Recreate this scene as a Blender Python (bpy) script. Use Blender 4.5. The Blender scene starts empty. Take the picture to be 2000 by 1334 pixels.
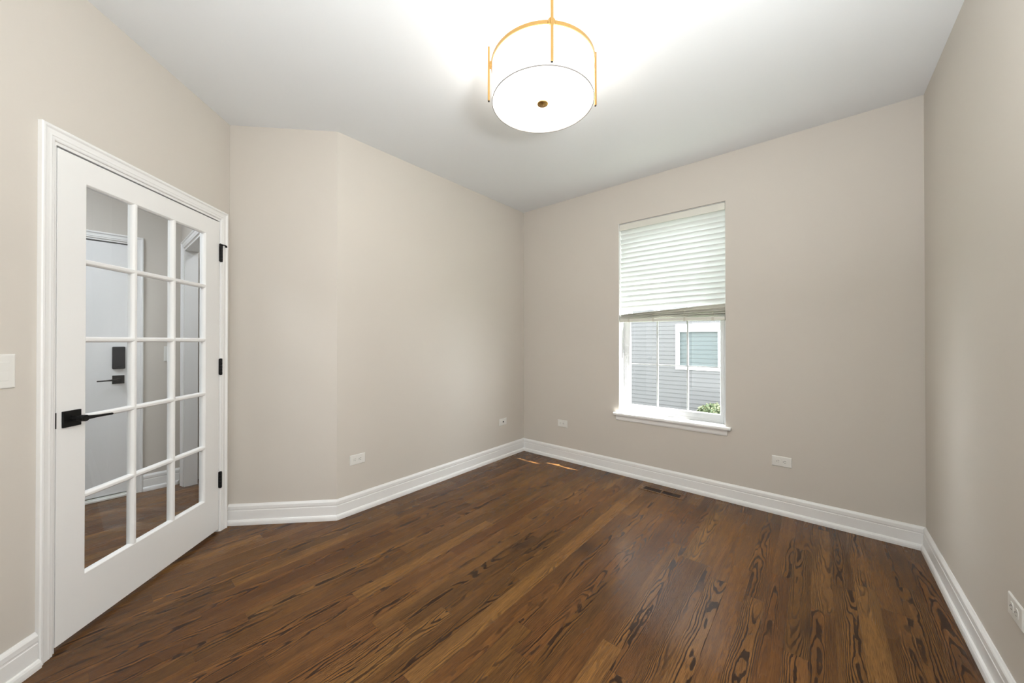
import bpy, bmesh, math, random
from mathutils import Vector, Matrix
random.seed(7)
SC = bpy.context.scene
COL = SC.collection
PI = math.pi

# ------------------------------------------------------------------ camera
cam_data = bpy.data.cameras.new('camera')
cam = bpy.data.objects.new('camera', cam_data); COL.objects.link(cam)
cam_data.sensor_fit = 'HORIZONTAL'; cam_data.sensor_width = 36.0
cam_data.lens = 701.87/2000*36.0
cam_data.shift_y = -3.62/2000
cam_data.clip_start = 0.02
cam.location = (0, 0, 1.2541)
cam.rotation_euler = (PI/2+0.0044, 0, 0.70469)
SC.camera = cam

# ------------------------------------------------------------------ world, sun, exposure
SKY = 14.0
w = bpy.data.worlds.new('sky'); SC.world = w; w.use_nodes = True
bg = w.node_tree.nodes['Background']
bg.inputs['Color'].default_value = (0.93, 0.965, 1.0, 1); bg.inputs['Strength'].default_value = SKY
SUN_DIR = Vector((-1.0, -0.267, -1.12))
sd = bpy.data.lights.new('sun', 'SUN'); sd.energy = 65; sd.angle = 0.009; sd.color = (1, .98, .93)
so = bpy.data.objects.new('sun', sd); COL.objects.link(so)
so.rotation_euler = SUN_DIR.to_track_quat('-Z', 'Y').to_euler(); so.location = (6, 5, 8)

def area(name, loc, aim, sx, sy, power, color):
    a = bpy.data.lights.new(name, 'AREA'); a.shape = 'RECTANGLE'; a.size = sx; a.size_y = sy
    a.energy = power; a.color = color
    o = bpy.data.objects.new(name, a); COL.objects.link(o); o.location = loc
    o.rotation_euler = (Vector(aim)-Vector(loc)).to_track_quat('-Z', 'Y').to_euler()
    return o
BOUNCE = area('bounce_fill', (0.22, 0.50, 1.6), (0.22, 0.5001, 3.0), 0.4, 0.4, 48, (0.93, 0.97, 1.0))  # up-facing fill added out of view to brighten ceiling and right side
BACK = area('back_fill', (-0.75, -0.42, 1.4), (-0.75, 2.0, 1.4), 2.0, 2.0, 12, (0.94, 0.975, 1.0))  # added fill panel; the wall behind the camera has no doorway
SIDE = area('side_fill', (0.45, 0.45, 1.5), (-2.4, 0.25, 1.4), 0.4, 1.3, 20, (0.95, 0.98, 1.0))  # fill lamp added beside the camera, mainly for the door wall
FOYER = area('foyer_fill', (-3.3, -0.75, 2.70), (-3.3, -0.7499, 0), 0.8, 0.6, 31, (0.86, 0.92, 1.0))  # unseen lamp added so the foyer reads bright through the glass

CLOSET = area('closet_fill', (-3.6, 1.2, 2.70), (-3.6, 1.2001, 0), 0.4, 0.4, 9, (0.92, 0.96, 1.0))  # made-up lamp that brightens the space past the hall opening
vs = SC.view_settings
vs.view_transform = 'Standard'; vs.look = 'None'; vs.gamma = 1.0; vs.use_curve_mapping = False
vs.exposure = 0.09

# ------------------------------------------------------------------ key dimensions (metres)
H = 2.74
A = Vector((-3.0751, 0.6220)); B = Vector((-2.5898, 1.1344)); C = Vector((-2.5898, 3.2535)); D = Vector((0.4919, 3.2535))
DD = Vector((0.71967, -0.69431)); NN = Vector((0.69431, 0.71967))   # along and out of the door wall
DOOR_M = Matrix.Translation((A.x, A.y, 0)) @ Matrix.Rotation(math.atan2(DD.y, DD.x), 4, 'Z')
YB = -0.45                    # back of the room, behind the camera
TB = (A.y-YB)/0.69431         # door wall runs until the back wall
E_ = A + DD*TB
HALLX = -4.3

# ------------------------------------------------------------------ materials
def mat(name, color, rough=0.5, metal=0.0, spec=0.5, bump=None, var=None):
    m = bpy.data.materials.new(name); m.use_nodes = True
    nt = m.node_tree; b = nt.nodes['Principled BSDF']
    b.inputs['Base Color'].default_value = (*color, 1); b.inputs['Roughness'].default_value = rough
    b.inputs['Metallic'].default_value = metal; b.inputs['Specular IOR Level'].default_value = spec
    if bump or var:
        tc = nt.nodes.new('ShaderNodeTexCoord')
    if bump:
        sc, st = bump
        n = nt.nodes.new('ShaderNodeTexNoise'); n.inputs['Scale'].default_value = sc; n.inputs['Detail'].default_value = 3
        nt.links.new(tc.outputs['Object'], n.inputs['Vector'])
        bp = nt.nodes.new('ShaderNodeBump'); bp.inputs['Strength'].default_value = st; bp.inputs['Distance'].default_value = 0.002
        nt.links.new(n.outputs['Fac'], bp.inputs['Height']); nt.links.new(bp.outputs['Normal'], b.inputs['Normal'])
    if var:
        sc, amt = var
        n = nt.nodes.new('ShaderNodeTexNoise'); n.inputs['Scale'].default_value = sc; n.inputs['Detail'].default_value = 2
        nt.links.new(tc.outputs['Object'], n.inputs['Vector'])
        mx = nt.nodes.new('ShaderNodeMix'); mx.data_type = 'RGBA'
        mx.inputs[6].default_value = (*[c*(1-amt) for c in color], 1); mx.inputs[7].default_value = (*[min(1, c*(1+amt)) for c in color], 1)
        nt.links.new(n.outputs['Fac'], mx.inputs[0]); nt.links.new(mx.outputs[2], b.inputs['Base Color'])
    return m

M = {}
M['wall'] = mat('greige_paint', (0.620, 0.578, 0.520), 0.55, spec=0.3, bump=(220, 0.08), var=(1.2, 0.012))
M['ceiling'] = mat('ceiling_paint', (0.79, 0.805, 0.815), 0.8, spec=0.2, bump=(160, 0.08))
M['trim'] = mat('white_trim_paint', (0.84, 0.835, 0.82), 0.32, var=(3, 0.01))
M['plate'] = mat('ivory_plastic', (0.76, 0.75, 0.71), 0.35)
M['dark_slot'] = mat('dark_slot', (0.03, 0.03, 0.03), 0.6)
M['grey_slot'] = mat('grey_slot', (0.25, 0.25, 0.23), 0.6)
M['black'] = mat('matte_black_metal', (0.004, 0.004, 0.004), 0.5, 0.0, spec=0.25, bump=(300, 0.03))
M['keypad'] = mat('charcoal_plastic', (0.010, 0.011, 0.015), 0.45, spec=0.3)
M['brass'] = mat('brushed_brass', (0.44, 0.27, 0.095), 0.38, 1.0, bump=(400, 0.03))
M['vinyl'] = mat('white_vinyl', (0.60, 0.61, 0.61), 0.35)
M['nb_trim'] = mat('neighbour_white_trim', (0.8, 0.8, 0.8), 0.5)
M['blind'] = mat('faux_wood_ivory', (0.70, 0.69, 0.62), 0.4, bump=(90, 0.04))
M['cord'] = mat('cotton_cord', (0.62, 0.60, 0.52), 0.9)
M['grey_trim'] = mat('satin_nickel_trim', (0.22, 0.21, 0.20), 0.6)
M['concrete'] = mat('concrete', (0.35, 0.34, 0.32), 0.9, var=(8, .2))
M['door_white'] = mat('front_door_paint', (0.80, 0.80, 0.79), 0.35)

def thin_glass(name, tint, refl=1.0):
    m = bpy.data.materials.new(name); m.use_nodes = True; nt = m.node_tree
    nt.nodes.clear()
    out = nt.nodes.new('ShaderNodeOutputMaterial')
    tr = nt.nodes.new('ShaderNodeBsdfTransparent'); tr.inputs['Color'].default_value = (*tint, 1)
    gl = nt.nodes.new('ShaderNodeBsdfGlossy'); gl.inputs['Roughness'].default_value = 0.0
    fr = nt.nodes.new('ShaderNodeLayerWeight'); fr.inputs['Blend'].default_value = 0.5
    pw = nt.nodes.new('ShaderNodeMath'); pw.operation = 'POWER'; pw.inputs[1].default_value = 5.0
    mu = nt.nodes.new('ShaderNodeMath'); mu.operation = 'MULTIPLY_ADD'; mu.inputs[1].default_value = 0.9; mu.inputs[2].default_value = 0.07*refl
    mx = nt.nodes.new('ShaderNodeMixShader')
    nt.links.new(fr.outputs['Facing'], pw.inputs[0]); nt.links.new(pw.outputs[0], mu.inputs[0]); nt.links.new(mu.outputs[0], mx.inputs[0])
    nt.links.new(tr.outputs[0], mx.inputs[1]); nt.links.new(gl.outputs[0], mx.inputs[2])
    nt.links.new(mx.outputs[0], out.inputs[0])
    return m
M['glass'] = thin_glass('clear_glass', (0.93, 0.95, 0.95), 0.7)
M['win_glass'] = thin_glass('window_glass', (0.95, 0.97, 0.97), 1.0)

M['nb_pane'] = thin_glass('neighbour_pane', (0.9, 0.93, 0.93), 0.35)

def shade_mat(name, color, emit):
    m = bpy.data.materials.new(name); m.use_nodes = True; nt = m.node_tree
    nt.nodes.clear()
    out = nt.nodes.new('ShaderNodeOutputMaterial')
    df = nt.nodes.new('ShaderNodeBsdfDiffuse'); df.inputs['Color'].default_value = (*color, 1)
    tl = nt.nodes.new('ShaderNodeBsdfTranslucent'); tl.inputs['Color'].default_value = (*color, 1)
    mx = nt.nodes.new('ShaderNodeMixShader'); mx.inputs[0].default_value = 0.55
    nt.links.new(df.outputs[0], mx.inputs[1]); nt.links.new(tl.outputs[0], mx.inputs[2])
    n = nt.nodes.new('ShaderNodeTexNoise'); n.inputs['Scale'].default_value = 400
    tc = nt.nodes.new('ShaderNodeTexCoord'); nt.links.new(tc.outputs['Object'], n.inputs['Vector'])
    bp = nt.nodes.new('ShaderNodeBump'); bp.inputs['Strength'].default_value = .05
    nt.links.new(n.outputs['Fac'], bp.inputs['Height']); nt.links.new(bp.outputs[0], df.inputs['Normal'])
    em = nt.nodes.new('ShaderNodeEmission'); em.inputs['Color'].default_value = (*color, 1); em.inputs['Strength'].default_value = emit
    ad = nt.nodes.new('ShaderNodeAddShader')
    nt.links.new(mx.outputs[0], ad.inputs[0]); nt.links.new(em.outputs[0], ad.inputs[1])
    nt.links.new(ad.outputs[0], out.inputs[0])
    return m
M['shade'] = shade_mat('linen_shade', (1.0, 0.975, 0.94), 1.6)
M['diffuser'] = shade_mat('acrylic_diffuser', (1.0, 0.965, 0.90), 0.55)
def slat_mat():
    m = mat('faux_wood_white', (0.84, 0.85, 0.83), 0.4, bump=(90, 0.04)); nt = m.node_tree
    out = nt.nodes['Material Output']; b = nt.nodes['Principled BSDF']
    tl = nt.nodes.new('ShaderNodeBsdfTranslucent'); tl.inputs['Color'].default_value = (.9, .95, .93, 1)
    mx = nt.nodes.new('ShaderNodeMixShader'); mx.inputs[0].default_value = 0.29
    nt.links.new(b.outputs[0], mx.inputs[1]); nt.links.new(tl.outputs[0], mx.inputs[2]); nt.links.new(mx.outputs[0], out.inputs[0])
    return m
M['slat'] = slat_mat()
def emis(name, color, s):
    m = bpy.data.materials.new(name); m.use_nodes = True; nt = m.node_tree; nt.nodes.clear()
    out = nt.nodes.new('ShaderNodeOutputMaterial'); e = nt.nodes.new('ShaderNodeEmission')
    e.inputs['Color'].default_value = (*color, 1); e.inputs['Strength'].default_value = s
    nt.links.new(e.outputs[0], out.inputs[0]); return m
M['bulb'] = emis('lit_bulb', (1, .93, .82), 6)

# --- oak strip floor
def floor_material():
    m = bpy.data.materials.new('stained_oak_strip'); m.use_nodes = True
    nt = m.node_tree; bs = nt.nodes['Principled BSDF']; L = nt.links
    def math_(op, a, b=None, c=None):
        n = nt.nodes.new('ShaderNodeMath'); n.operation = op
        for i, v in enumerate((a, b, c)):
            if v is None: continue
            if isinstance(v, (int, float)): n.inputs[i].default_value = v
            else: L.new(v, n.inputs[i])
        return n.outputs[0]
    def comb(x, y, z):
        n = nt.nodes.new('ShaderNodeCombineXYZ')
        for i, v in enumerate((x, y, z)):
            if isinstance(v, (int, float)): n.inputs[i].default_value = v
            else: L.new(v, n.inputs[i])
        return n.outputs[0]
    def wn(x, y, z=0.0):
        n = nt.nodes.new('ShaderNodeTexWhiteNoise'); n.noise_dimensions = '3D'
        L.new(comb(x, y, z), n.inputs['Vector']); return n.outputs['Value']
    def noise(vec, scale, detail=2.0, rough=0.5):
        n = nt.nodes.new('ShaderNodeTexNoise'); n.inputs['Scale'].default_value = scale
        n.inputs['Detail'].default_value = detail; n.inputs['Roughness'].default_value = rough
        L.new(vec, n.inputs['Vector']); return n.outputs['Fac']
    def smooth(v, a, b):
        n = nt.nodes.new('ShaderNodeMapRange'); n.interpolation_type = 'SMOOTHSTEP'
        L.new(v, n.inputs[0]); n.inputs[1].default_value = a; n.inputs[2].default_value = b
        return n.outputs[0]
    def mixc(f, c1, c2, mode='MIX'):
        n = nt.nodes.new('ShaderNodeMix'); n.data_type = 'RGBA'; n.blend_type = mode
        if isinstance(f, (int, float)): n.inputs[0].default_value = f
        else: L.new(f, n.inputs[0])
        for i, c in ((6, c1), (7, c2)):
            if isinstance(c, tuple): n.inputs[i].default_value = (*c, 1)
            else: L.new(c, n.inputs[i])
        return n.outputs[2]
    tc = nt.nodes.new('ShaderNodeTexCoord'); sp = nt.nodes.new('ShaderNodeSeparateXYZ')
    L.new(tc.outputs['Object'], sp.inputs[0]); X, Y = sp.outputs[0], sp.outputs[1]
    W = 0.083
    xi = math_('DIVIDE', math_('ADD', X, 20.031), W); i = math_('FLOOR', xi); fu = math_('FRACT', xi)
    u = math_('SUBTRACT', fu, 0.5)
    r1 = wn(i, 3.3)
    yj = math_('DIVIDE', math_('ADD', math_('ADD', Y, 20.0), math_('MULTIPLY', r1, 1.7)), 0.95)
    # unequal lengths: shift the joints per board
    j = math_('FLOOR', yj); fv = math_('FRACT', yj)
    rA, rB, rC, rD, rE = (wn(i, j, k) for k in (1.1, 2.7, 5.9, 8.3, 9.7))
    off = math_('MULTIPLY', rA, 37.0)
    vec = comb(math_('ADD', X, math_('MULTIPLY', rB, 13.0)), math_('ADD', Y, off), math_('MULTIPLY', rC, 11.0))
    def scaled(v, s):
        n = nt.nodes.new('ShaderNodeVectorMath'); n.operation = 'MULTIPLY'; L.new(v, n.inputs[0]); n.inputs[1].default_value = s
        return n.outputs[0]
    # growth-ring field: cathedral arches that turn into straight lines at the board's edges
    uc = math_('MULTIPLY', math_('SUBTRACT', rB, 0.5), 1.1)
    du = math_('SUBTRACT', u, uc)
    wob = noise(scaled(vec, (14, 2.6, 1)), 1.0, 2.0)
    wob2 = noise(scaled(vec, (60, 22, 1)), 1.0, 3.0, 0.6)
    quad = math_('MULTIPLY', math_('MULTIPLY', du, du), math_('ADD', 12.0, math_('MULTIPLY', rC, 14.0)))
    slope = math_('MULTIPLY', math_('SUBTRACT', rD, 0.5), 16.0)
    f = math_('ADD', quad, math_('MULTIPLY', Y, slope))
    f = math_('ADD', f, math_('MULTIPLY', wob, 8.0))
    f = math_('ADD', f, math_('MULTIPLY', wob2, 0.95))
    s = math_('SINE', math_('MULTIPLY', f, 2*PI*0.78))
    ring = smooth(s, 0.05, 0.80)
    # some areas calm, some boards plain
    calm = smooth(noise(scaled(vec, (9, 1.6, 1)), 1.0, 1.0), 0.30, 0.50)
    plain = smooth(rE, 0.04, 0.28)
    grain = math_('MULTIPLY', math_('MULTIPLY', ring, calm), math_('ADD', 0.30, math_('MULTIPLY', plain, 0.70)))
    pores = noise(scaled(vec, (620, 16, 1)), 1.0, 2.0, 0.6)
    streak = noise(scaled(vec, (70, 1.8, 1)), 1.0, 3.0, 0.6)
    patch = noise(scaled(vec, (5, 1.5, 1)), 1.0, 2.0)
    base = mixc(rA, (0.110, 0.050, 0.0135), (0.205, 0.100, 0.029))
    base = mixc(math_('MULTIPLY', rD, 0.45), base, (0.125, 0.042, 0.014))
    base = mixc(smooth(streak, 0.3, 0.75), base, mixc(1.0, base, (1.45, 1.45, 1.4), 'MULTIPLY'))
    base = mixc(smooth(patch, 0.62, 0.78), base, (0.055, 0.027, 0.014))
    base = mixc(math_('MULTIPLY', smooth(pores, 0.45, 0.65), 0.60), base, (0.045, 0.020, 0.010))
    col = mixc(math_('MULTIPLY', grain, 0.92), base, (0.022, 0.0095, 0.0045))
    # seams
    eu = math_('MINIMUM', fu, math_('SUBTRACT', 1.0, fu))
    ev = math_('MULTIPLY', math_('MINIMUM', fv, math_('SUBTRACT', 1.0, fv)), 0.95/W)
    seam = math_('SUBTRACT', 1.0, smooth(math_('MINIMUM', eu, ev), 0.003, 0.014))
    col = mixc(math_('MULTIPLY', seam, 0.40), col, (0.018, 0.009, 0.006))
    L.new(col, bs.inputs['Base Color'])
    rr = math_('ADD', 0.22, math_('MULTIPLY', grain, 0.08))
    L.new(math_('ADD', rr, math_('MULTIPLY', noise(scaled(vec, (3, 3, 1)), 1.0), 0.08)), bs.inputs['Roughness'])
    bs.inputs['Specular IOR Level'].default_value = 0.22
    h = math_('SUBTRACT', 1.0, math_('ADD', math_('MULTIPLY', grain, 0.35), seam))
    bp = nt.nodes.new('ShaderNodeBump'); bp.inputs['Strength'].default_value = 0.25; bp.inputs['Distance'].default_value = 0.0012
    L.new(h, bp.inputs['Height']); L.new(bp.outputs[0], bs.inputs['Normal'])
    return m
M['floor'] = floor_material()

def siding_material():
    m = mat('grey_vinyl_siding', (0.080, 0.080, 0.080), 0.6, spec=0.1, bump=(120, .1)); return m
M['siding'] = siding_material()
M['nb_glass'] = mat('neighbour_glass', (0.05,.06,.065), 0.15, spec=0.6)
M['nb_blind'] = mat('neighbour_blind', (0.055, 0.066, 0.067), 0.5)
M['shingle'] = mat('roof_shingle', (0.12, 0.12, 0.13), 0.9, var=(30, .3))
M['grass'] = mat('lawn', (0.04, 0.06, 0.025), 0.9, var=(6, .3))
M['leaf'] = mat('shrub_leaf', (0.045, 0.068, 0.024), 0.6, var=(14, .45))
M['leaf2'] = mat('shrub_leaf_young', (0.095, 0.105, 0.050), 0.6, var=(14, .3))
M['twig'] = mat('twig', (0.10, 0.07, 0.04), 0.9)

# ------------------------------------------------------------------ helpers
def link(name, bm, m, parent=None, matrix=None, smooth=False, bevel=0.0, seg=2):
    me = bpy.data.meshes.new(name)
    bmesh.ops.recalc_face_normals(bm, faces=bm.faces[:])
    bm.to_mesh(me); bm.free()
    ms = m if isinstance(m, (list, tuple)) else [m]
    for x in ms: me.materials.append(x)
    o = bpy.data.objects.new(name, me); COL.objects.link(o)
    if parent is not None: o.parent = parent
    if matrix is not None: o.matrix_local = matrix
    if smooth:
        for p in me.polygons: p.use_smooth = True
    if bevel:
        b = o.modifiers.new('bevel', 'BEVEL'); b.width = bevel; b.segments = seg; b.limit_method = 'ANGLE'; b.angle_limit = math.radians(40)
    return o
def box(bm, x0, x1, y0, y1, z0, z1, mtx=None, mi=0):
    vs_ = [Vector((x, y, z)) for z in (z0, z1) for y in (y0, y1) for x in (x0, x1)]
    if mtx is not None: vs_ = [mtx @ v for v in vs_]
    v = [bm.verts.new(p) for p in vs_]
    for f in ((0, 2, 3, 1), (4, 5, 7, 6), (0, 1, 5, 4), (2, 6, 7, 3), (0, 4, 6, 2), (1, 3, 7, 5)):
        fc = bm.faces.new([v[k] for k in f]); fc.material_index = mi
    return v
def cyl(bm, p0, p1, r0, r1=None, n=24, cap=True):
    p0 = Vector(p0); p1 = Vector(p1); r1 = r0 if r1 is None else r1
    d = (p1-p0).normalized(); a = d.orthogonal().normalized(); b = d.cross(a)
    R0 = [bm.verts.new(p0+(a*math.cos(2*PI*k/n)+b*math.sin(2*PI*k/n))*r0) for k in range(n)]
    R1 = [bm.verts.new(p1+(a*math.cos(2*PI*k/n)+b*math.sin(2*PI*k/n))*r1) for k in range(n)]
    for k in range(n):
        bm.faces.new((R0[k], R0[(k+1) % n], R1[(k+1) % n], R1[k]))
    if cap: bm.faces.new(R0[::-1]); bm.faces.new(R1)
def lathe(bm, prof, n=64, centre=(0, 0), closed=False):
    rings = []
    for r, z in prof:
        if r < 1e-6: rings.append([bm.verts.new((centre[0], centre[1], z))]); continue
        rings.append([bm.verts.new((centre[0]+r*math.cos(2*PI*k/n), centre[1]+r*math.sin(2*PI*k/n), z)) for k in range(n)])
    prs = list(zip(rings, rings[1:]))
    if closed: prs.append((rings[-1], rings[0]))
    for a, b in prs:
        for k in range(n):
            k2 = (k+1) % n
            if len(a) == 1 and len(b) == 1: continue
            if len(a) == 1: bm.faces.new((a[0], b[k2], b[k]))
            elif len(b) == 1: bm.faces.new((a[k], a[k2], b[0]))
            else: bm.faces.new((a[k], a[k2], b[k2], b[k]))
def prism(bm, poly, z0, z1, mi=0):
    lo = [bm.verts.new((p[0], p[1], z0)) for p in poly]; hi = [bm.verts.new((p[0], p[1], z1)) for p in poly]
    n = len(poly)
    bm.faces.new(lo[::-1]).material_index = mi; bm.faces.new(hi).material_index = mi
    for k in range(n): bm.faces.new((lo[k], lo[(k+1) % n], hi[(k+1) % n], hi[k])).material_index = mi
def sweep(bm, sections):
    """sections: list of rings (same number of 3D points), closed profile, capped"""
    R = [[bm.verts.new(p) for p in s] for s in sections]; n = len(R[0])
    for a, b in zip(R, R[1:]):
        for k in range(n): bm.faces.new((a[k], a[(k+1) % n], b[(k+1) % n], b[k]))
    bm.faces.new(R[0][::-1]); bm.faces.new(R[-1])
def tag(o, label=None, cat=None, group=None, kind=None):
    if label: o['label'] = label
    if cat: o['category'] = cat
    if group: o['group'] = group
    if kind: o['kind'] = kind
    return o
def struct(o, label=None, cat=None):
    return tag(o, label, cat, kind='structure')
def empty(name, matrix):
    o = bpy.data.objects.new(name, None); COL.objects.link(o); o.matrix_world = matrix; o.empty_display_size = 0.05
    return o
def T(x, y, z): return Matrix.Translation((x, y, z))

# ------------------------------------------------------------------ room shell
TH = 0.12
def mit(p, n1, n2, d):
    m = (n1+n2)/(1+n1.dot(n2)); return p+m*d
nDoor = NN; nSh = Vector((-(B-A).normalized().y*-1, -(B-A).normalized().x)); nMid = Vector((1, 0)); nWin = Vector((0, -1)); nR = Vector((-1, 0))
nSh = Vector(((B-A).normalized().y, -(B-A).normalized().x))      # faces the camera

bm = bmesh.new(); prism(bm, [(-5.6, -1.6), (0.62, -1.6), (0.62, 3.37), (-5.6, 3.37)], -0.06, 0.0)
struct(link('floor', bm, M['floor']), 'dark brown stained oak strip floor with bold wavy grain', 'floor')
bm = bmesh.new(); prism(bm, [(-5.6, -1.6), (0.62, -1.6), (0.62, 3.37), (-5.6, 3.37)], H, H+0.06)
struct(link('ceiling', bm, M['ceiling']), 'smooth white ceiling around the drum light', 'ceiling')

# door wall (diagonal, with the door opening) in its own frame: x along the wall, -y behind
T0, T1, ZD = 0.088, 1.028, 2.0592          # rough opening
bm = bmesh.new()
g = 0.6
box(bm, 0, T0, -TH, 0, 0, H); box(bm, T1, TB, -TH, 0, 0, H); box(bm, T0, T1, -TH, 0, ZD, H)
struct(link('wall_left', bm, M['wall'], matrix=DOOR_M), 'greige wall around the glass door', 'wall')
# short wall A-B, mitred behind
def wall_seg(name, P, Q, nP, nQ, nS, label, z1=H):
    a = mit(P, nP, nS, -TH); b = mit(Q, nS, nQ, -TH)
    bm = bmesh.new(); prism(bm, [P, Q, b, a], 0, z1)
    return struct(link(name, bm, M['wall']), label, 'wall')
wall_seg('wall_diagonal', A, B, nSh, nMid, nSh, 'short greige wall between the glass door and the long wall')
wall_seg('wall_middle', B, C, nSh, nWin, nMid, 'long greige wall running from the short wall to the far corner')
# window wall, opening for the window
WX0, WX1, WZ0, WZ1 = -1.4370, -0.5530, 0.575, 2.366
bm = bmesh.new(); y0, y1 = 3.2535, 3.4035
for a in ((-2.71, WX0, 0, H), (WX1, 0.62, 0, H), (WX0, WX1, 0, WZ0), (WX0, WX1, WZ1, H)):
    box(bm, a[0], a[1], y0, y1, a[2], a[3])
struct(link('wall_back', bm, M['wall']), 'greige wall with the window', 'wall')
bm = bmesh.new(); box(bm, 0.4919, 0.62, YB, 3.2535, 0, H)
struct(link('wall_right', bm, M['wall']), 'greige wall at the right edge', 'wall')

bm = bmesh.new(); box(bm, E_.x-.1, 0.62, YB-.12, YB, 0, H)
struct(link('wall_front', bm, M['wall']), 'greige wall behind the camera', 'wall')
bm = bmesh.new(); box(bm, -4.42, 0.62, -1.6, -1.5, 0, H); box(bm, .5, .62, -1.5, YB-.12, 0, H)
struct(link('wall_hall_end', bm, M['wall']), 'end wall of the hall', 'wall')

# ---- baseboards: one profile swept with mitred ends, plus the shoe moulding
BH = 0.1387
BP = [(0, 0), (0.0135, 0), (0.0135, 0.094), (0.0115, 0.0965), (0.0115, 0.102), (0.0135, 0.105), (0.0130, 0.1235), (0.0105, 0.129), (0.0065, 0.1345), (0.004, BH), (0, BH)]
SP = [(0, 0), (0.026, 0), (0.0262, 0.012), (0.0245, 0.0235), (0.0205, 0.031), (0.0155, 0.0345), (0, 0.0345)]
def baseboard(name, P, Q, nP, nS, nQ, label):
    def rings(pr):
        return [[(*mit(V, na, nb, d), z) for d, z in pr] for V, na, nb in ((P, nP, nS), (Q, nS, nQ))]
    bm = bmesh.new(); sweep(bm, rings(BP)); o = struct(link(name, bm, M['trim'], bevel=.0008, seg=1), label, 'baseboard')
    bm = bmesh.new(); sweep(bm, rings([(max(d, 0.0136) if z > 0 or d else 0.0136, z) for d, z in SP]))
    link('shoe_molding', bm, M['trim'], o)
    return o
baseboard('baseboard_left', A+DD*1.0870, E_, nDoor, nDoor, nDoor, 'white baseboard left of the glass door casing')
baseboard('baseboard_diagonal', A, B, nDoor if False else nSh, nSh, nMid, 'white baseboard on the short wall beside the door')
baseboard('baseboard_middle', B, C, nSh, nMid, nWin, 'white baseboard along the long wall to the far corner')
baseboard('baseboard_back', C, D, nMid, nWin, nR, 'white baseboard under the window wall')
baseboard('baseboard_right', D, Vector((0.4919, YB)), nWin, nR, nR, 'white baseboard along the right wall')

# ------------------------------------------------------------------ door casing and jamb
CP = [(0, 0), (0, 0.0155), (0.004, 0.0180), (0.011, 0.0180), (0.0145, 0.0150), (0.017, 0.0118), (0.030, 0.0108), (0.038, 0.0112), (0.041, 0.0088), (0.049, 0.0082), (0.0525, 0.0060), (0.054, 0.002), (0.054, 0)]
# d measured from the outer edge inwards, second value proud of the wall
def casing(name, x0, x1, ztop, m, parent=None, matrix=None, depth_sign=1):
    """x0,x1 outer edges, ztop outer top; local frame, proud towards +y"""
    secs = []
    for (ox, oz, sx, sz) in ((x0, 0, 1, 0), (x0, ztop, 1, -1), (x1, ztop, -1, -1), (x1, 0, -1, 0)):
        secs.append([Vector((ox+sx*d, depth_sign*h_, oz+sz*d)) for d, h_ in CP])
    bm = bmesh.new(); sweep(bm, secs)
    return link(name, bm, m, parent, matrix, bevel=.0006, seg=1)
cas = struct(casing('trim_1', 0.038, 1.0865, 2.1135, M['trim'], matrix=DOOR_M), 'white moulded casing around the glass door', 'door casing')
bm = bmesh.new()
box(bm, T0, 0.0945, -TH, 0.0, 0, 2.047); box(bm, 1.0225, T1, -TH, 0.0, 0, 2.047); box(bm, T0, T1, -TH, 0.0, 2.0465, ZD)
box(bm, 0.0945, 0.107, -0.050, -0.037, 0, 2.0465); box(bm, 1.010, 1.0225, -0.050, -0.037, 0, 2.0465); box(bm, 0.0945, 1.0225, -0.050, -0.037, 2.034, 2.0465)
link('jamb', bm, M['trim'], cas, Matrix.Identity(4), bevel=.001)
bm = bmesh.new(); box(bm, 0.0950, 1.0220, -0.030, -0.014, 2.0400, 2.0464)  # black strip imitates the shadow in the gap above the leaf
o = link('gap_darkener', bm, M['dark_slot'], cas, Matrix.Identity(4)); o['label'] = 'dark strip painting the shadow gap over the door'
casing('hall_casing', 0.038, 1.0865, 2.1135, M['trim'], cas, T(0, -TH, 0), -1)

# ------------------------------------------------------------------ glass door leaf
DL0, DL1, DZ0, DZ1, DT = 0.0985, 1.0190, 0.0190, 2.0390, 0.035
GO0, GO1, GZ0, GZ1 = 0.2150, 0.9115, 0.2480, 1.9370
door = struct(empty('door_1', DOOR_M), 'white fifteen-pane glass door with black lever', 'door')
I4 = Matrix.Identity(4)
bm = bmesh.new()
# stiles and rails as one slab with a hole, sticking bevelled towards the glass
def frame_with_hole(bm, X0, X1, Z0, Z1, x0, x1, z0, z1, yf, yb, ch=0.007, chd=0.010):
    def ring(xa, xb, za, zb, y): return [bm.verts.new(p) for p in ((xa, y, za), (xb, y, za), (xb, y, zb), (xa, y, zb))]
    rs = [ring(X0, X1, Z0, Z1, yb), ring(X0, X1, Z0, Z1, yf), ring(x0, x1, z0, z1, yf), ring(x0+ch*.35, x1-ch*.35, z0+ch*.35, z1-ch*.35, yf-chd*.2), ring(x0+ch, x1-ch, z0+ch, z1-ch, yf-chd),
          ring(x0+ch, x1-ch, z0+ch, z1-ch, yb+chd), ring(x0, x1, z0, z1, yb)]
    rs.append(rs[0])
    for a, b in zip(rs, rs[1:]):
        for k in range(4): bm.faces.new((a[k], a[(k+1) % 4], b[(k+1) % 4], b[k]))
frame_with_hole(bm, DL0, DL1, DZ0, DZ1, GO0, GO1, GZ0, GZ1, 0.0, -DT)
link('door_frame', bm, M['trim'], door, I4, bevel=.0012)
bm = bmesh.new()
cols = [GO0+(GO1-GO0)*k/3 for k in (1, 2)]; rows = [GZ0+(GZ1-GZ0)*k/5 for k in (1, 2, 3, 4)]
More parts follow.
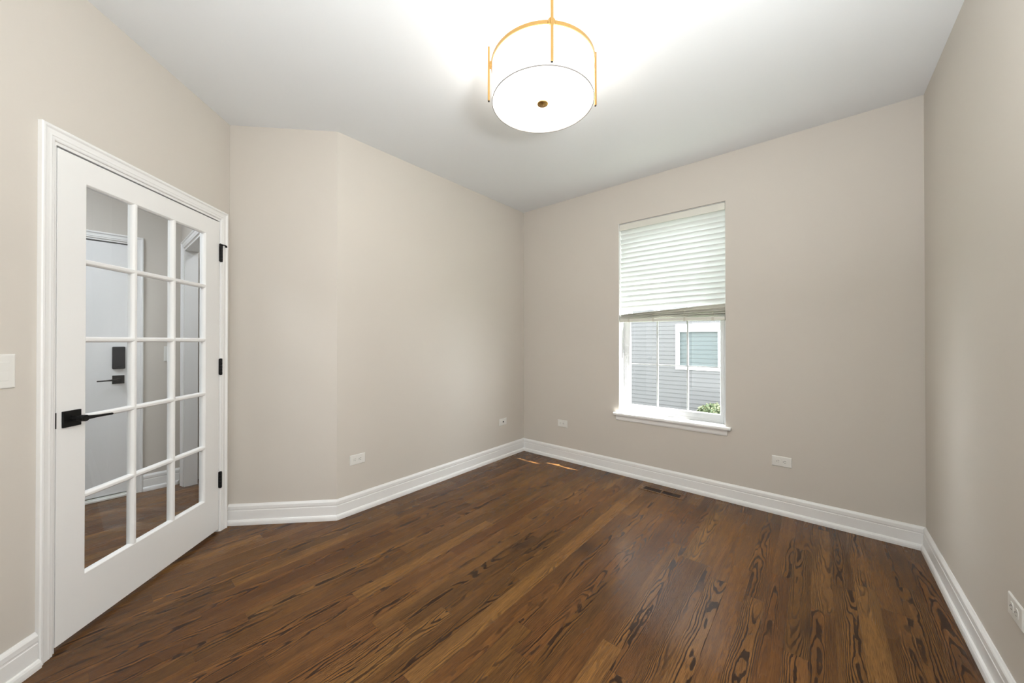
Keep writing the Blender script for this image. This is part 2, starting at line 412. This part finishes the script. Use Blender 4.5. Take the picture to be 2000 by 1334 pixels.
def bar(bm, vertical, c, a, b):
    w0, w1 = 0.0125, 0.0070
    pr = [(-w0, -0.0115), (-w0*0.9, -0.0075), (-w1, -0.0015), (-w1*.6, 0.0), (w1*.6, 0.0), (w1, -0.0015), (w0*.9, -0.0075), (w0, -0.0115), (w0, -DT+.0115), (w0*.9, -DT+.0075), (w1, -DT+.0015), (w1*.6, -DT), (-w1*.6, -DT), (-w1, -DT+.0015), (-w0*.9, -DT+.0075), (-w0, -DT+.0115)]
    if vertical: sweep(bm, [[(c+p, q-.0005, z) for p, q in pr] for z in (a, b)])
    else: sweep(bm, [[(x, q-.0006, c+p) for p, q in pr] for x in (a, b)])
for c in cols: bar(bm, True, c, GZ0+.002, GZ1-.002)
for c in rows: bar(bm, False, c, GO0+.002, GO1-.002)
link('muntin_grid', bm, M['trim'], door, I4)
bm = bmesh.new(); xs = [GO0]+cols+[GO1]; zs = [GZ0]+rows+[GZ1]
for a, b in zip(xs, xs[1:]):
    for c, d in zip(zs, zs[1:]):
        v = [bm.verts.new(p) for p in ((a+.006, -DT/2, c+.006), (b-.006, -DT/2, c+.006), (b-.006, -DT/2, d-.006), (a+.006, -DT/2, d-.006))]
        bm.faces.new(v)
link('glass', bm, M['glass'], door, I4)
# lever handle: square rose, neck, hub and slim lever
def lever(parent, tx, z, sgn, m, rose=0.0335, length=0.118, side=1):
    bm = bmesh.new(); box(bm, tx-rose, tx+rose, 0.0002*side, 0.009*side, z-rose, z+rose)
    r = link('rose', bm, m, parent, I4, bevel=.0015); r['label'] = 'black square plate'
    bm = bmesh.new(); cyl(bm, (tx, .008*side, z), (tx, .044*side, z), 0.0115, 0.0105); cyl(bm, (tx, .036*side, z), (tx, .060*side, z), 0.0135)
    link('hub', bm, m, r, I4, bevel=.0015)
    bm = bmesh.new()
    secs = []
    for s, hh, th in ((-.013, .010, .0075), (.02, .0085, .006), (.06, .0055, .0048), (length-.004, .0050, .0045), (length, .0035, .003)):
        x = tx+sgn*s; yy = (.049+ .004*(s/length))*side; zz = z - 0.004*(s/length)
        secs.append([(x, yy+th*math.cos(q), zz+hh*math.sin(q)) for q in [2*PI*k/16 for k in range(16)]])
    sweep(bm, secs); link('lever', bm, m, r, I4, smooth=True)
    return r
rose = lever(door, 0.968, 0.932, -1, M['black'])
lever(door, 0.968, 0.932, -1, M['black'], side=-1).matrix_local = T(0, -DT, 0)
bm = bmesh.new(); box(bm, 1.0192, 1.0222, -.024, 0.0008, 0.900, 0.964)
o = link('latch_plate', bm, M['black'], door, I4); o['label'] = 'black latch plate in the door edge'
for k, hz in enumerate((1.832, 1.086, 0.342)):
    bm = bmesh.new()
    for q in range(5):
        z0 = hz-0.051+q*0.0204; cyl(bm, (0.0945, 0.0085, z0+.0004), (0.0945, 0.0085, z0+.0200), 0.0085, n=20)
    cyl(bm, (0.0945, .0085, hz-.054), (0.0945, .0085, hz-.0505), .0062, .0085); cyl(bm, (0.0945, .0085, hz+.0505), (0.0945, .0085, hz+.054), .0085, .0055)
    box(bm, 0.0870, 0.1020, -0.0015, 0.0035, hz-.051, hz+.051)
    h_ = link('hinge', bm, M['black'], door, I4, bevel=.0006, seg=1); h_['label'] = 'black hinge'
    if k == 0:
        bm = bmesh.new()
        cyl(bm, (0.0945, .0085, hz+.053), (0.0945, .0085, hz+.062), .0105)
        cyl(bm, (0.104, .012, hz+.058), (0.088, .028, hz+.058), .0035); cyl(bm, (0.107, .009, hz+.058), (0.103, .013, hz+.058), .0075)
        cyl(bm, (0.088, .028, hz+.058), (0.070, .022, hz+.056), .0035); cyl(bm, (0.070, .022, hz+.056), (0.062, .019, hz+.052), .006)
        s_ = link('door_stop', bm, M['black'], h_, I4); s_['label'] = 'black hinge-pin door stop'

# ------------------------------------------------------------------ window
WY = 3.2535
win = struct(empty('window_1', T(-0.995, WY, 0.58)), 'white window with lower sash and thin grid', 'window')
win_I = T(0.995, -WY, -0.58)     # children keep world coordinates
def wchild(name, bm, m, bevel=0.0, **k): return link(name, bm, m, win, win_I, bevel=bevel, **k)
FY = WY+0.090                    # room face of the vinyl frame
bm = bmesh.new()                 # painted drywall returns / jamb lining
box(bm, WX0-.001, WX0+.004, WY+.0005, FY+.06, WZ0, WZ1); box(bm, WX1-.004, WX1+.001, WY+.016, FY+.06, WZ0, WZ1); box(bm, WX0+.004, WX1-.004, WY+.016, FY+.06, WZ1-.004, WZ1+.001)
wchild('reveal_lining', bm, M['trim'])
bm = bmesh.new()                 # vinyl frame, stepped tracks
F = 0.026
for (a, b, c, d, e) in ((WX0+.0042, WX0+.004+F, FY, WZ0+.01, WZ1-.003), (WX1-.004-F, WX1-.0042, FY, WZ0+.01, WZ1-.003)):
    box(bm, a, b, c, c+.055, d, e)
box(bm, WX0+.004+F, WX1-.004-F, FY+.0006, FY+.055, WZ1-.04, WZ1-.004); box(bm, WX0+.004+F, WX1-.004-F, FY+.0006, FY+.055, WZ0+.004, WZ0+.030)
for x0 in (WX0+.0045, WX1-.0125): box(bm, x0, x0+.008, FY-.022, FY-.0004, WZ0+.012, WZ1-.006)
wchild('window_frame', bm, M['vinyl'], .002)
def sash(name, yf, z0, z1, gz0, gz1):
    X0, X1 = WX0+.004+F-.004, WX1-.004-F+.004
    x0, x1 = -1.3690, -0.6040
    bm = bmesh.new(); frame_with_hole(bm, X0, X1, z0, z1, x0, x1, gz0, gz1, -yf, -(yf+.030), ch=.006, chd=.008)
    for v in bm.verts: v.co.y = -v.co.y
    s = wchild(name, bm, M['vinyl'], .0015)
    bm = bmesh.new(); yg = yf+.015
    for f in (1/3, 2/3):
        xc = x0+(x1-x0)*f; box(bm, xc-.0075, xc+.0075, yg-.003, yg+.003, gz0+.003, gz1-.003)
    zc = 1.038 if gz0 < 1 else 1.93
    box(bm, x0+.003, x1-.003, yg-.0028, yg+.0028, zc-.0045, zc+.0045)
    link('grille', bm, M['vinyl'], s, I4)
    bm = bmesh.new(); v = [bm.verts.new(p) for p in ((x0+.002, yg-.006, gz0+.002), (x1-.002, yg-.006, gz0+.002), (x1-.002, yg-.006, gz1-.002), (x0+.002, yg-.006, gz1-.002))]; bm.faces.new(v)
    link('glass', bm, M['win_glass'], s, I4)
    return s
sash('lower_sash', FY+.004, 0.600, 1.492, 0.648, 1.455)
sash('upper_sash', FY+.0345, 1.462, WZ1-.010, 1.505, WZ1-.055)
bm = bmesh.new(); box(bm, -1.02, -.965, FY-.006, FY+.006, 1.486, 1.500); wchild('sash_lock', bm, M['vinyl'], .002)
bm = bmesh.new()
prof = [(0.075, .555), (-.030, .555), (-.0345, .5585), (-.0365, .567), (-.0345, .5765), (-.030, .580), (0.075, .583)]
def stool_ring(x, pr): return [(x, WY+d, z) for d, z in pr]
sweep(bm, [stool_ring(x, prof) for x in (WX0+.004, WX1-.004)])
wchild('window_stool', bm, M['trim'])
bm = bmesh.new()
pr = [(0, .556), (-.030, .556), (-.0345, .5595), (-.0365, .568), (-.0345, .5775), (-.030, .581), (0, .581)]
sweep(bm, [stool_ring(x, pr) for x in (-1.4785, -0.5155)])
wchild('stool_nosing', bm, M['trim'], .001)
bm = bmesh.new(); pr = [(0, .5560), (-.0150, .5560), (-.0150, .546), (-.0125, .541), (-.0115, .520), (-.0100, .5145), (-.006, .508), (0, .508)]
sweep(bm, [stool_ring(x, pr) for x in (-1.4610, -0.5430)])
wchild('apron', bm, M['trim'])

# ------------------------------------------------------------------ venetian blind, pulled half up
BX0, BX1 = -1.4290, -0.5600; BY = WY+0.034
blind = tag(empty('window_blind', T(-0.995, BY, 2.36)), 'white horizontal slat blind pulled halfway up inside the window', 'blind')
bl_I = T(0.995, -BY, -2.36)
bm = bmesh.new()
box(bm, BX0-.003, BX1+.003, WY+.004, WY+.012, 2.2985, 2.3560); box(bm, BX0, BX1, WY+.013, WY+.060, 2.315, 2.3560)
v_ = link('valance', bm, M['blind'], blind, bl_I, bevel=.0025)
SW = 0.0500
def slat_bm(z, tilt, tilt_b=None, xa=BX0, xb=BX1, za=0.0, zb=0.0, n=1, sag=0.0, ya=0.0):
    """curved slat; tilt about x, room-side edge up for negative; ends can differ in height"""
    bm = bmesh.new(); K = 8; secs = []
    NS = 12 if (sag or tilt_b is not None) else 1
    tilt_a = tilt; tilt_b = tilt if tilt_b is None else tilt_b
    for q in range(NS+1):
        f = q/NS; x = xa+(xb-xa)*f; dz = za+(zb-za)*f+sag*math.sin(f*PI*3); tilt = tilt_a+(tilt_b-tilt_a)*f
        pts = []
        for side in (1, -1):
            rng = range(K+1) if side == 1 else range(K, -1, -1)
            for k in rng:
                s = (k/K-.5)*SW; crown = 0.0022*(1-(2*s/SW)**2)+side*0.0013
                yy = s*math.cos(tilt)-crown*math.sin(tilt); zz = s*math.sin(tilt)+crown*math.cos(tilt)
                pts.append((x, BY+ya+yy, z+dz+zz))
        secs.append(pts)
    sweep(bm, secs); return bm
PITCH = 0.0440
tilt = math.radians(-66)
zs_ = []
z = 2.2830
while z > 1.5750: zs_.append(z); z -= PITCH
for k, z in enumerate(zs_):
    left_drop = 0.0 if k < len(zs_)-3 else -.006*(k-(len(zs_)-4))
    link('slat', slat_bm(z, tilt, za=left_drop), M['slat'], blind, bl_I, smooth=False)
# gathered slats over the bottom rail, uneven
stack = [(1.4930, 1.5330, -22, -58), (1.4870, 1.5090, -10, -44), (1.4815, 1.4900, -5, -26), (1.4765, 1.4760, -3, -12), (1.4720, 1.4660, -2, -5), (1.4680, 1.4590, -1, -2)]
for k, (zl, zr, ta, tb_) in enumerate(stack):
    link('slat', slat_bm(0, math.radians(ta), math.radians(tb_), za=zl, zb=zr, sag=0.0012*((-1)**k), ya=.0012*((-1)**k)), M['blind'], blind, bl_I)
bm = bmesh.new()
sweep(bm, [[(x, BY+a, zc+b) for a, b in ((-.026, -.014), (-.023, -.0165), (.023, -.0165), (.026, -.014), (.026, .0085), (.022, .0105), (-.022, .0105), (-.026, .0085))] for x, zc in ((BX0, 1.4530), (BX1, 1.4400))])
link('bottom_rail', bm, M['blind'], blind, bl_I)
for xc in (BX0+.085, BX0+.31, BX0+.57, BX1-.085):
    bm = bmesh.new(); f = (xc-BX0)/(BX1-BX0); zb = 1.452-.018*f
    cyl(bm, (xc, BY+.0162, 2.31), (xc, BY+.0162, 1.56), .0008, n=6)
    for dy in (-.0275, .0275):
        cyl(bm, (xc, BY+dy*.62, 1.56), (xc+.002, BY+dy, zb), .0012 if dy > 0 else .0006, n=6)
        for dz in (.012, .026, .040, .055): cyl(bm, (xc-.007, BY+dy*1.04, zb+dz+.012*f), (xc+.009, BY+dy*1.04, zb+dz+.006), .0014, n=6)
    box(bm, xc-.008, xc+.008, BY-.0285, BY-.0262, zb-.016, zb+.014)
    link('ladder_cord', bm, M['cord'], blind, bl_I)

# ------------------------------------------------------------------ outlets and switches
def plate_on(name, matrix, wd, ht, label, cat, group=None):
    """local frame: x right on the wall, y out of the wall, z up; origin at the plate's centre on the wall"""
    e = empty(name, matrix); tag(e, label, cat, group)
    bm = bmesh.new()
    def ring(s, y): return [bm.verts.new((sx*(wd/2-s), y, sz*(ht/2-s))) for sx, sz in ((-1, -1), (1, -1), (1, 1), (-1, 1))]
    rs = [ring(0, 0), ring(0, .0028), ring(.003, .0052), ring(.006, .0058)]
    for a, b in zip(rs, rs[1:]):
        for k in range(4): bm.faces.new((a[k], a[(k+1) % 4], b[(k+1) % 4], b[k]))
    bm.faces.new(rs[0][::-1]); bm.faces.new(rs[-1])
    link('cover_plate', bm, M['plate'], e, I4, bevel=.0008, seg=1)
    return e
def oct_face(bm, cx, cz, rx, rz, y0, y1):
    pts = []
    for k in range(28):
        a = 2*PI*k/28; x = rx*math.cos(a); zz = rz*math.sin(a); zz = max(-rz*.80, min(rz*.80, zz)); pts.append((x, zz))
    lo = [bm.verts.new((cx+p, y0, cz+q)) for p, q in pts]; hi = [bm.verts.new((cx+p, y1, cz+q)) for p, q in pts]
    bm.faces.new(lo); bm.faces.new(hi[::-1]); n = len(lo)
    for k in range(n): bm.faces.new((lo[k], lo[(k+1) % n], hi[(k+1) % n], hi[k]))
def duplex(e, slot=None, dark=0):
    for q, sx in enumerate((-.0195, .0195)):
        bm = bmesh.new(); 
        pts = []
        # receptacle faces lying sideways
        for k in range(28):
            a = 2*PI*k/28; x = .0172*math.cos(a); x = max(-.0142, min(.0142, x)); pts.append((x, .0172*math.sin(a)))
        lo = [bm.verts.new((sx+p, .0055, r)) for p, r in pts]; hi = [bm.verts.new((sx+p, .0074, r)) for p, r in pts]
        bm.faces.new(hi); n = len(lo)
        for k in range(n): bm.faces.new((lo[k], lo[(k+1) % n], hi[(k+1) % n], hi[k]))
        f = link('receptacle', bm, M['plate'], e, I4)
        bm = bmesh.new()
        box(bm, sx-.0048, sx+.0048, .0070, .0077, .0052, .0074); box(bm, sx-.0038, sx+.0038, .0070, .0077, -.0074, -.0052)
        cyl(bm, (sx+.0095, .0070, 0), (sx+.0095, .0077, 0), .0026, n=12)
        link('slots', bm, M['dark_slot'] if q == dark else M['grey_slot'], f, I4)
    bm = bmesh.new(); cyl(bm, (0, .0055, 0), (0, .0068, 0), .003, n=14); link('screw', bm, M['plate'], e, I4)
Mmid = lambda y, z: Matrix(((0, 1, 0, -2.5898), (1, 0, 0, y), (0, 0, -1, z), (0, 0, 0, 1)))
def basis(xd, yd, loc):
    xd = Vector(xd); yd = Vector(yd); zd = xd.cross(yd)
    return Matrix(((xd.x, yd.x, zd.x, loc[0]), (xd.y, yd.y, zd.y, loc[1]), (xd.z, yd.z, zd.z, loc[2]), (0, 0, 0, 1)))
mid_b = lambda y, z: basis((0, -1, 0), (1, 0, 0), (-2.5898, y, z))
win_b = lambda x, z: basis((-1, 0, 0), (0, -1, 0), (x, WY, z))
rgt_b = lambda y, z: basis((0, 1, 0), (-1, 0, 0), (0.4919, y, z))
OW, OH = 0.1165, 0.0735
duplex(plate_on('wall_outlet', mid_b(1.285, .385), OW, OH, 'white sideways duplex outlet low on the long wall near the short wall', 'outlet', 'wall outlets'))
duplex(plate_on('wall_outlet', win_b(-2.0615, .383), OW, OH, 'small white duplex outlet on the window wall, left of the window', 'outlet', 'wall outlets'))
duplex(plate_on('wall_outlet', win_b(-0.2005, .382), OW, OH, 'white sideways duplex outlet on the window wall, right of the window', 'outlet', 'wall outlets'))
duplex(plate_on('wall_outlet', rgt_b(1.956, .376), OW, OH, 'white outlet on the right wall, cut by the frame edge', 'outlet', 'wall outlets'), dark=1)
e = plate_on('cable_jack', mid_b(2.892, .386), OW, OH, 'white wall plate with one dark round jack near the far corner', 'wall plate')
bm = bmesh.new(); cyl(bm, (0, .005, 0), (0, .0075, 0), .0085, n=6); cyl(bm, (0, .0075, 0), (0, .013, 0), .0048, n=16)
link('jack', bm, M['dark_slot'], e, I4)
def rocker(e, vertical=True):
    bm = bmesh.new(); box(bm, -.0172, .0172, .0050, .0064, -.0345, .0345); link('rocker_frame', bm, M['plate'], e, I4, bevel=.0006, seg=1)
    bm = bmesh.new(); w_ = .0150
    sweep(bm, [[(x, .0060, -.0320), (x, .0078, -.0320), (x, .0070, 0), (x, .0095, .0320), (x, .0060, .0320)] for x in (-w_, w_)])
    link('rocker', bm, M['plate'], e, I4)
SWM = DOOR_M @ Matrix.Translation((1.1895, 0, 1.146))
rocker(plate_on('light_switch', SWM, .0750, .1240, 'white rocker light switch at the left edge beside the door casing', 'light switch'))

# ------------------------------------------------------------------ floor register (flush wooden vent)
reg = tag(empty('floor_register', T(-0.99, 3.085, 0)), 'flush brown wooden floor vent with dark slots under the window', 'floor vent')
bm = bmesh.new()
box(bm, -.178, .178, -.052, -.030, .0002, .003); box(bm, -.178, .178, .030, .052, .0002, .003); box(bm, -.178, -.145, -.030, .030, .0002, .003); box(bm, .145, .178, -.030, .030, .0002, .003); box(bm, -.006, .006, -.030, .030, .0002, .003)
fm = link('vent_frame', bm, M['floor'], reg, I4, bevel=.001)
bm = bmesh.new(); box(bm, -.146, .146, -.031, .031, .0001, .0006); link('duct_opening', bm, M['dark_slot'], reg, I4)
bm = bmesh.new()
for k in range(5):
    for (a, b) in ((-.145, -.006), (.006, .145)): box(bm, a, b, -.0245+k*.012-.0018, -.0245+k*.012+.0018, .0006, .0026)
lv = mat('dark_walnut_slat', (0.045, 0.022, 0.012), 0.5)
link('louvers', bm, lv, reg, I4)

# ------------------------------------------------------------------ drum ceiling light
PX, PY = -1.0477, 1.4694; PR = 0.2530; PZ0, PZ1 = 2.444, 2.624
lamp = tag(empty('ceiling_light', T(PX, PY, H)), 'white fabric drum ceiling light with brass straps and ring', 'ceiling light')
lI = T(0, 0, -H)
def lch(name, bm, m, **k): return link(name, bm, m, lamp, lI, **k)
bm = bmesh.new(); lathe(bm, [(PR, PZ0+.004), (PR, PZ1)], 128)
lch('lamp_shade', bm, M['shade'], smooth=True)
bm = bmesh.new(); lathe(bm, [(PR-.0022, PZ0), (PR+.0010, PZ0), (PR+.0010, PZ0+.0045), (PR-.0022, PZ0+.0045)], 128, closed=True)
lch('shade_rim', bm, M['grey_trim'])
bm = bmesh.new(); lathe(bm, [(0, PZ0+.004), (PR-.0025, PZ0+.004)], 96)
lch('diffuser', bm, M['diffuser'])
bm = bmesh.new(); lathe(bm, [(0, PZ0-.010), (.0035, PZ0-.0095), (.0045, PZ0-.006), (.010, PZ0-.0045), (.024, PZ0-.0035), (.0275, PZ0-.001), (.0275, PZ0+.002), (0, PZ0+.003)], 40)
lch('finial', bm, M['brass'], smooth=True)
bm = bmesh.new(); lathe(bm, [(PR+.0015, PZ1-.004), (PR+.0055, PZ1-.004), (PR+.0055, PZ1+.013), (PR+.0015, PZ1+.013)], 128, closed=True)
lch('ring_band', bm, M['brass'])
# straps: one faces the camera (slightly right), the rest at right angles
az0 = math.atan2(-PY, -PX)
az0 += math.radians(8.5)
for k in (-1, 0, 1):
    a = az0+k*PI/2
    R_ = Matrix.Rotation(a, 4, 'Z')
    bm = bmesh.new(); r0 = PR+.0056
    box(bm, r0+.006, r0+.016, -.0062, .0062, PZ0+.004, 2.716)
    for v in bm.verts: v.co = R_ @ v.co
    st = lch('strap', bm, M['brass'], bevel=.0008, seg=1)
    bm = bmesh.new(); box(bm, r0+.0072, r0+.0148, -.005, .005, PZ0+.0015, PZ0+.0042)
    for v in bm.verts: v.co = R_ @ v.co
    link('end_cap', bm, M['dark_slot'], st, I4)
    bm = bmesh.new(); cyl(bm, R_ @ Vector((r0-.001, 0, PZ1+.004)), R_ @ Vector((r0+.007, 0, PZ1+.004)), .0165)
    link('clamp_disc', bm, M['brass'], st, I4, bevel=.001)
    # arm on top that ties the strap to the canopy
    bm = bmesh.new(); box(bm, .004, r0+.006, -.005, .005, PZ1-.004, PZ1+.006)
    for v in bm.verts: v.co = R_ @ v.co
    link('arm', bm, M['brass'], st, I4)
bm = bmesh.new(); lathe(bm, [(0, H-.0005), (.062, H-.0005), (.062, H-.018), (.056, H-.024), (0, H-.024)], 48)
lch('canopy', bm, M['brass'])
bm = bmesh.new(); cyl(bm, (0, 0, PZ0), (0, 0, H-.02), .005, n=12)
for k in range(3):
    a = az0+PI/4+k*2*PI/3; cyl(bm, (0, 0, PZ0+.075), (.075*math.cos(a), .075*math.sin(a), PZ0+.075), .005, n=12); cyl(bm, (.07*math.cos(a), .07*math.sin(a), PZ0+.075), (.105*math.cos(a), .105*math.sin(a), PZ0+.075), .016, n=16)
lch('stem', bm, M['grey_trim'])
for k in range(3):
    a = az0+PI/4+k*2*PI/3; cx, cy = .14*math.cos(a), .14*math.sin(a)
    bm = bmesh.new(); bmesh.ops.create_uvsphere(bm, u_segments=20, v_segments=12, radius=.028, matrix=T(cx, cy, PZ0+.075))
    lch('light_bulb', bm, M['bulb'], smooth=True)
    pl = bpy.data.lights.new('bulb_glow', 'POINT'); pl.energy = 2.1; pl.color = (1, .96, .91); pl.shadow_soft_size = .034
    po = bpy.data.objects.new('bulb_glow', pl); COL.objects.link(po); po.location = (PX+cx*.25, PY+cy*.25, PZ0+.125)

# ------------------------------------------------------------------ entrance hall seen through the glass
bm = bmesh.new()
box(bm, HALLX-.12, HALLX, -1.6, -0.735, 0, H); box(bm, HALLX-.12, HALLX, 0.232, 1.9, 0, H); box(bm, HALLX-.12, HALLX, -0.735, 0.232, 2.062, H)
struct(link('wall_hall', bm, M['wall']), 'hall wall holding the white front door, seen through the glass', 'wall')
bm = bmesh.new()
DX0, DX1 = -4.165, -3.40
box(bm, HALLX, DX0, .53, .62, 0, H); box(bm, DX1, -3.16, .53, .62, 0, H); box(bm, DX0, DX1, .53, .62, 2.05, H)
struct(link('wall_closet', bm, M['wall']), 'hall wall with a cased opening, seen through the glass', 'wall')
hall_b = basis((0, -1, 0), (1, 0, 0), (HALLX, 0, 0))      # x runs towards -y
cas2 = struct(casing('trim_2', -0.292, 0.790, 2.115, M['trim'], matrix=hall_b), 'white casing of the front door in the hall', 'door casing')
bm = bmesh.new(); box(bm, -.232, -.2195, -.12, 0, 0, 2.062); box(bm, .7225, .735, -.12, 0, 0, 2.062); box(bm, -.232, .735, -.12, 0, 2.050, 2.062); box(bm, -.232, .735, -.12, -.055, 0, .02)
link('jamb', bm, M['trim'], cas2, I4)
bm = bmesh.new(); box(bm, -.230, .733, -.052, .030, 0, .016); box(bm, -.230, .733, -.052, -.008, .016, .022)
th_ = link('threshold', bm, M['plate'], cas2, I4, bevel=.003); th_['label'] = 'pale threshold strip'
fd = struct(empty('door_2', hall_b), 'white front door with black keypad lock, seen through the glass', 'door')
bm = bmesh.new(); box(bm, -.2165, .7195, -.052, -.006, .030, 2.0400)
link('door_panel', bm, M['door_white'], fd, I4, bevel=.002)
bm = bmesh.new(); box(bm, -.2165, .7195, -.110, -.100, .012, 2.05); link('gap_darkener', bm, M['dark_slot'], fd, I4)  # dark sheet behind the whole door, blackens the gaps around it
bm = bmesh.new(); box(bm, -.190, -.118, -.0062, .020, 1.031, 1.210)
kp = link('keypad_lock', bm, M['keypad'], fd, I4, bevel=.007, seg=4); kp['label'] = 'charcoal electronic deadbolt housing'
bm = bmesh.new(); box(bm, -.172, -.136, .0195, .025, 1.050, 1.062); link('thumb_turn', bm, M['keypad'], kp, I4, bevel=.002)
bm = bmesh.new()
r = lever(fd, -.1525, .945, 1, M['black'], rose=.0335, length=.115); r.matrix_local = T(0, -.006, 0)
oc = basis((1, 0, 0), (0, -1, 0), (0, .53, 0))
# casing on the closet opening, faces -y
oc = Matrix(((1, 0, 0, 0), (0, -1, 0, .53), (0, 0, 1, 0), (0, 0, 0, 1)))
struct(casing('trim_3', DX0-.060, DX1+.060, 2.112, M['trim'], matrix=oc), 'white casing of the opening at the hall corner', 'door casing')
bm = bmesh.new(); box(bm, DX0-.002, DX0+.012, .5305, .6205, 0, 2.049); box(bm, DX1-.012, DX1+.002, .5305, .6205, 0, 2.049); box(bm, DX0+.012, DX1-.012, .5305, .6205, 2.037, 2.0515)
struct(link('trim_4', bm, M['trim']), 'white lining of the opening at the hall corner', 'opening lining')
cl = struct(empty('door_3', T(HALLX, 0, 0)), 'white door beyond the cased hall opening', 'door')
bm = bmesh.new(); box(bm, .004, .030, .66, 1.42, .012, 2.03); link('door_panel', bm, M['door_white'], cl, I4, bevel=.002)
baseboard('baseboard_hall', Vector((HALLX, .293)), Vector((HALLX, .53)), nMid, nMid, nWin, 'white baseboard right of the front door in the hall')
bm = bmesh.new(); box(bm, -4.3, -2.72, 1.78, 1.9, 0, H); struct(link('wall_closet_end', bm, M['wall']), 'end wall beyond the hall opening', 'wall')
rocker(plate_on('light_switch', basis((0, -1, 0), (1, 0, 0), (HALLX, .452, 1.145)), .072, .130, 'white switch on the hall wall right of the front door, seen through the glass', 'light switch'))

# ------------------------------------------------------------------ outdoors: neighbour's house, lawn, shrub
bm = bmesh.new(); prism(bm, [(-14, 3.42), (10, 3.42), (10, 9.2), (-14, 9.2)], -.80, -.72)
tag(link('lawn', bm, M['grass']), 'strip of lawn between the two houses outside the window', 'lawn', kind='structure')
NY = 8.9
nb = tag(empty('neighbour_house', T(-2.0, NY, -.75)), 'grey horizontal-siding house seen outside the window', 'house')
nI = T(2.0, -NY, .75)
bm = bmesh.new()
EX = 0.0985; z = -.75; NX0, NX1 = -9.0, 5.0
prof = []
while z < 5.2:
    prof += [(-.016, z), (-.001, z+EX-.004), (-.001, z+EX)]; z += EX
wx0, wx1, wz0, wz1 = -2.53, -1.605, 0.60, 1.56
ring_pr = prof + [(.15, z), (.15, -.75)]
def siding(bm, xa, xb, za, zb):
    pr = []
    zz = -.75
    while zz < 5.2:
        a, b = max(zz, za), min(zz+EX, zb)
        if b-a > 1e-4:
            fa, fb = (a-zz)/EX, (b-zz)/EX
            pr += [(-.010*(1-fa), a), (-.010*(1-fb)-.0005, b)]
        zz += EX
    pr += [(.15, pr[-1][1]), (.15, pr[0][1])]
    sweep(bm, [[(x, NY+d, q) for d, q in pr] for x in (xa, xb)])
siding(bm, NX0, wx0, -.75, 5.1); siding(bm, wx1, NX1, -.75, 5.1); siding(bm, wx0, wx1, -.75, wz0); siding(bm, wx0, wx1, wz1, 5.1)
link('siding_wall', bm, M['siding'], nb, nI)
bm = bmesh.new(); box(bm, NX0-.3, NX1+.3, NY-.5, NY+3, 5.1, 5.3); 
v = [bm.verts.new(p) for p in ((NX0-.3, NY-.5, 5.3), (NX1+.3, NY-.5, 5.3), (NX1+.3, NY+3, 7), (NX0-.3, NY+3, 7))]; bm.faces.new(v)
link('roof', bm, M['shingle'], nb, nI)
bm = bmesh.new(); box(bm, NX0, NX1, NY+.01, NY+.15, -.8, -.60); link('foundation', bm, M['concrete'], nb, nI)
bm = bmesh.new()
box(bm, wx0, wx0+.075, NY-.03, NY+.05, wz0, wz1+.09); box(bm, wx1-.05, wx1, NY-.03, NY+.05, wz0, wz1+.09); box(bm, wx0+.075, wx1-.05, NY-.029, NY+.05, wz0, wz0+.065); box(bm, wx0+.075, wx1-.05, NY-.029, NY+.05, wz1-.09, wz1+.09)
nf = link('window_trim', bm, M['nb_trim'], nb, nI, bevel=.004)
bm = bmesh.new(); box(bm, wx0+.07, wx1-.05, NY+.048, NY+.052, wz0+.05, wz1-.05)
for k in range(9):
    zz = wz0+.07+k*.0985; box(bm, wx0+.076, wx1-.056, NY+.035+.004*(k % 2), NY+.047, zz, zz+.082)
link('blind', bm, M['nb_blind'], nf, I4)
bm = bmesh.new(); v = [bm.verts.new(p) for p in ((wx0+.07, NY+.02, wz0+.06), (wx1-.05, NY+.02, wz0+.06), (wx1-.05, NY+.02, wz1-.09), (wx0+.07, NY+.02, wz1-.09))]; bm.faces.new(v)
link('glass', bm, M['nb_pane'], nf, I4)

sh = tag(empty('shrub', T(-1.62, 8.25, -.72)), 'rounded green shrub outside, at the lower right of the window', 'shrub')
def leaves(bm, n, rx, ry, rz, cz, mi):
    for _ in range(n):
        a = random.uniform(0, 2*PI); t = random.uniform(-.5, 1); r = random.uniform(.72, 1.0)
        c = math.sqrt(max(0, 1-t*t)) if abs(t) < 1 else 0
        p = Vector((rx*r*c*math.cos(a), ry*r*c*math.sin(a), cz+rz*r*t))
        d = Vector((random.gauss(0, 1), random.gauss(0, 1), random.gauss(.4, 1))).normalized()
        s = d.orthogonal().normalized(); L_ = random.uniform(.035, .06); w_ = L_*.42
        q = [p, p+d*L_*.5+s*w_, p+d*L_, p+d*L_*.5-s*w_]
        f = bm.faces.new([bm.verts.new(v) for v in q])
bm = bmesh.new(); leaves(bm, 2600, .34, .34, .30, .37, 0)
fo = link('foliage', bm, M['leaf'], sh, I4)
bm = bmesh.new(); leaves(bm, 900, .35, .35, .32, .38, 0); link('young_leaves', bm, M['leaf2'], fo, I4)
bm = bmesh.new()
for k in range(9):
    a = 2*PI*k/9; cyl(bm, (0.02*math.cos(a), .02*math.sin(a), 0), (.2*math.cos(a), .2*math.sin(a), .42), .008, .003, n=6)
link('branches', bm, M['twig'], sh, I4)
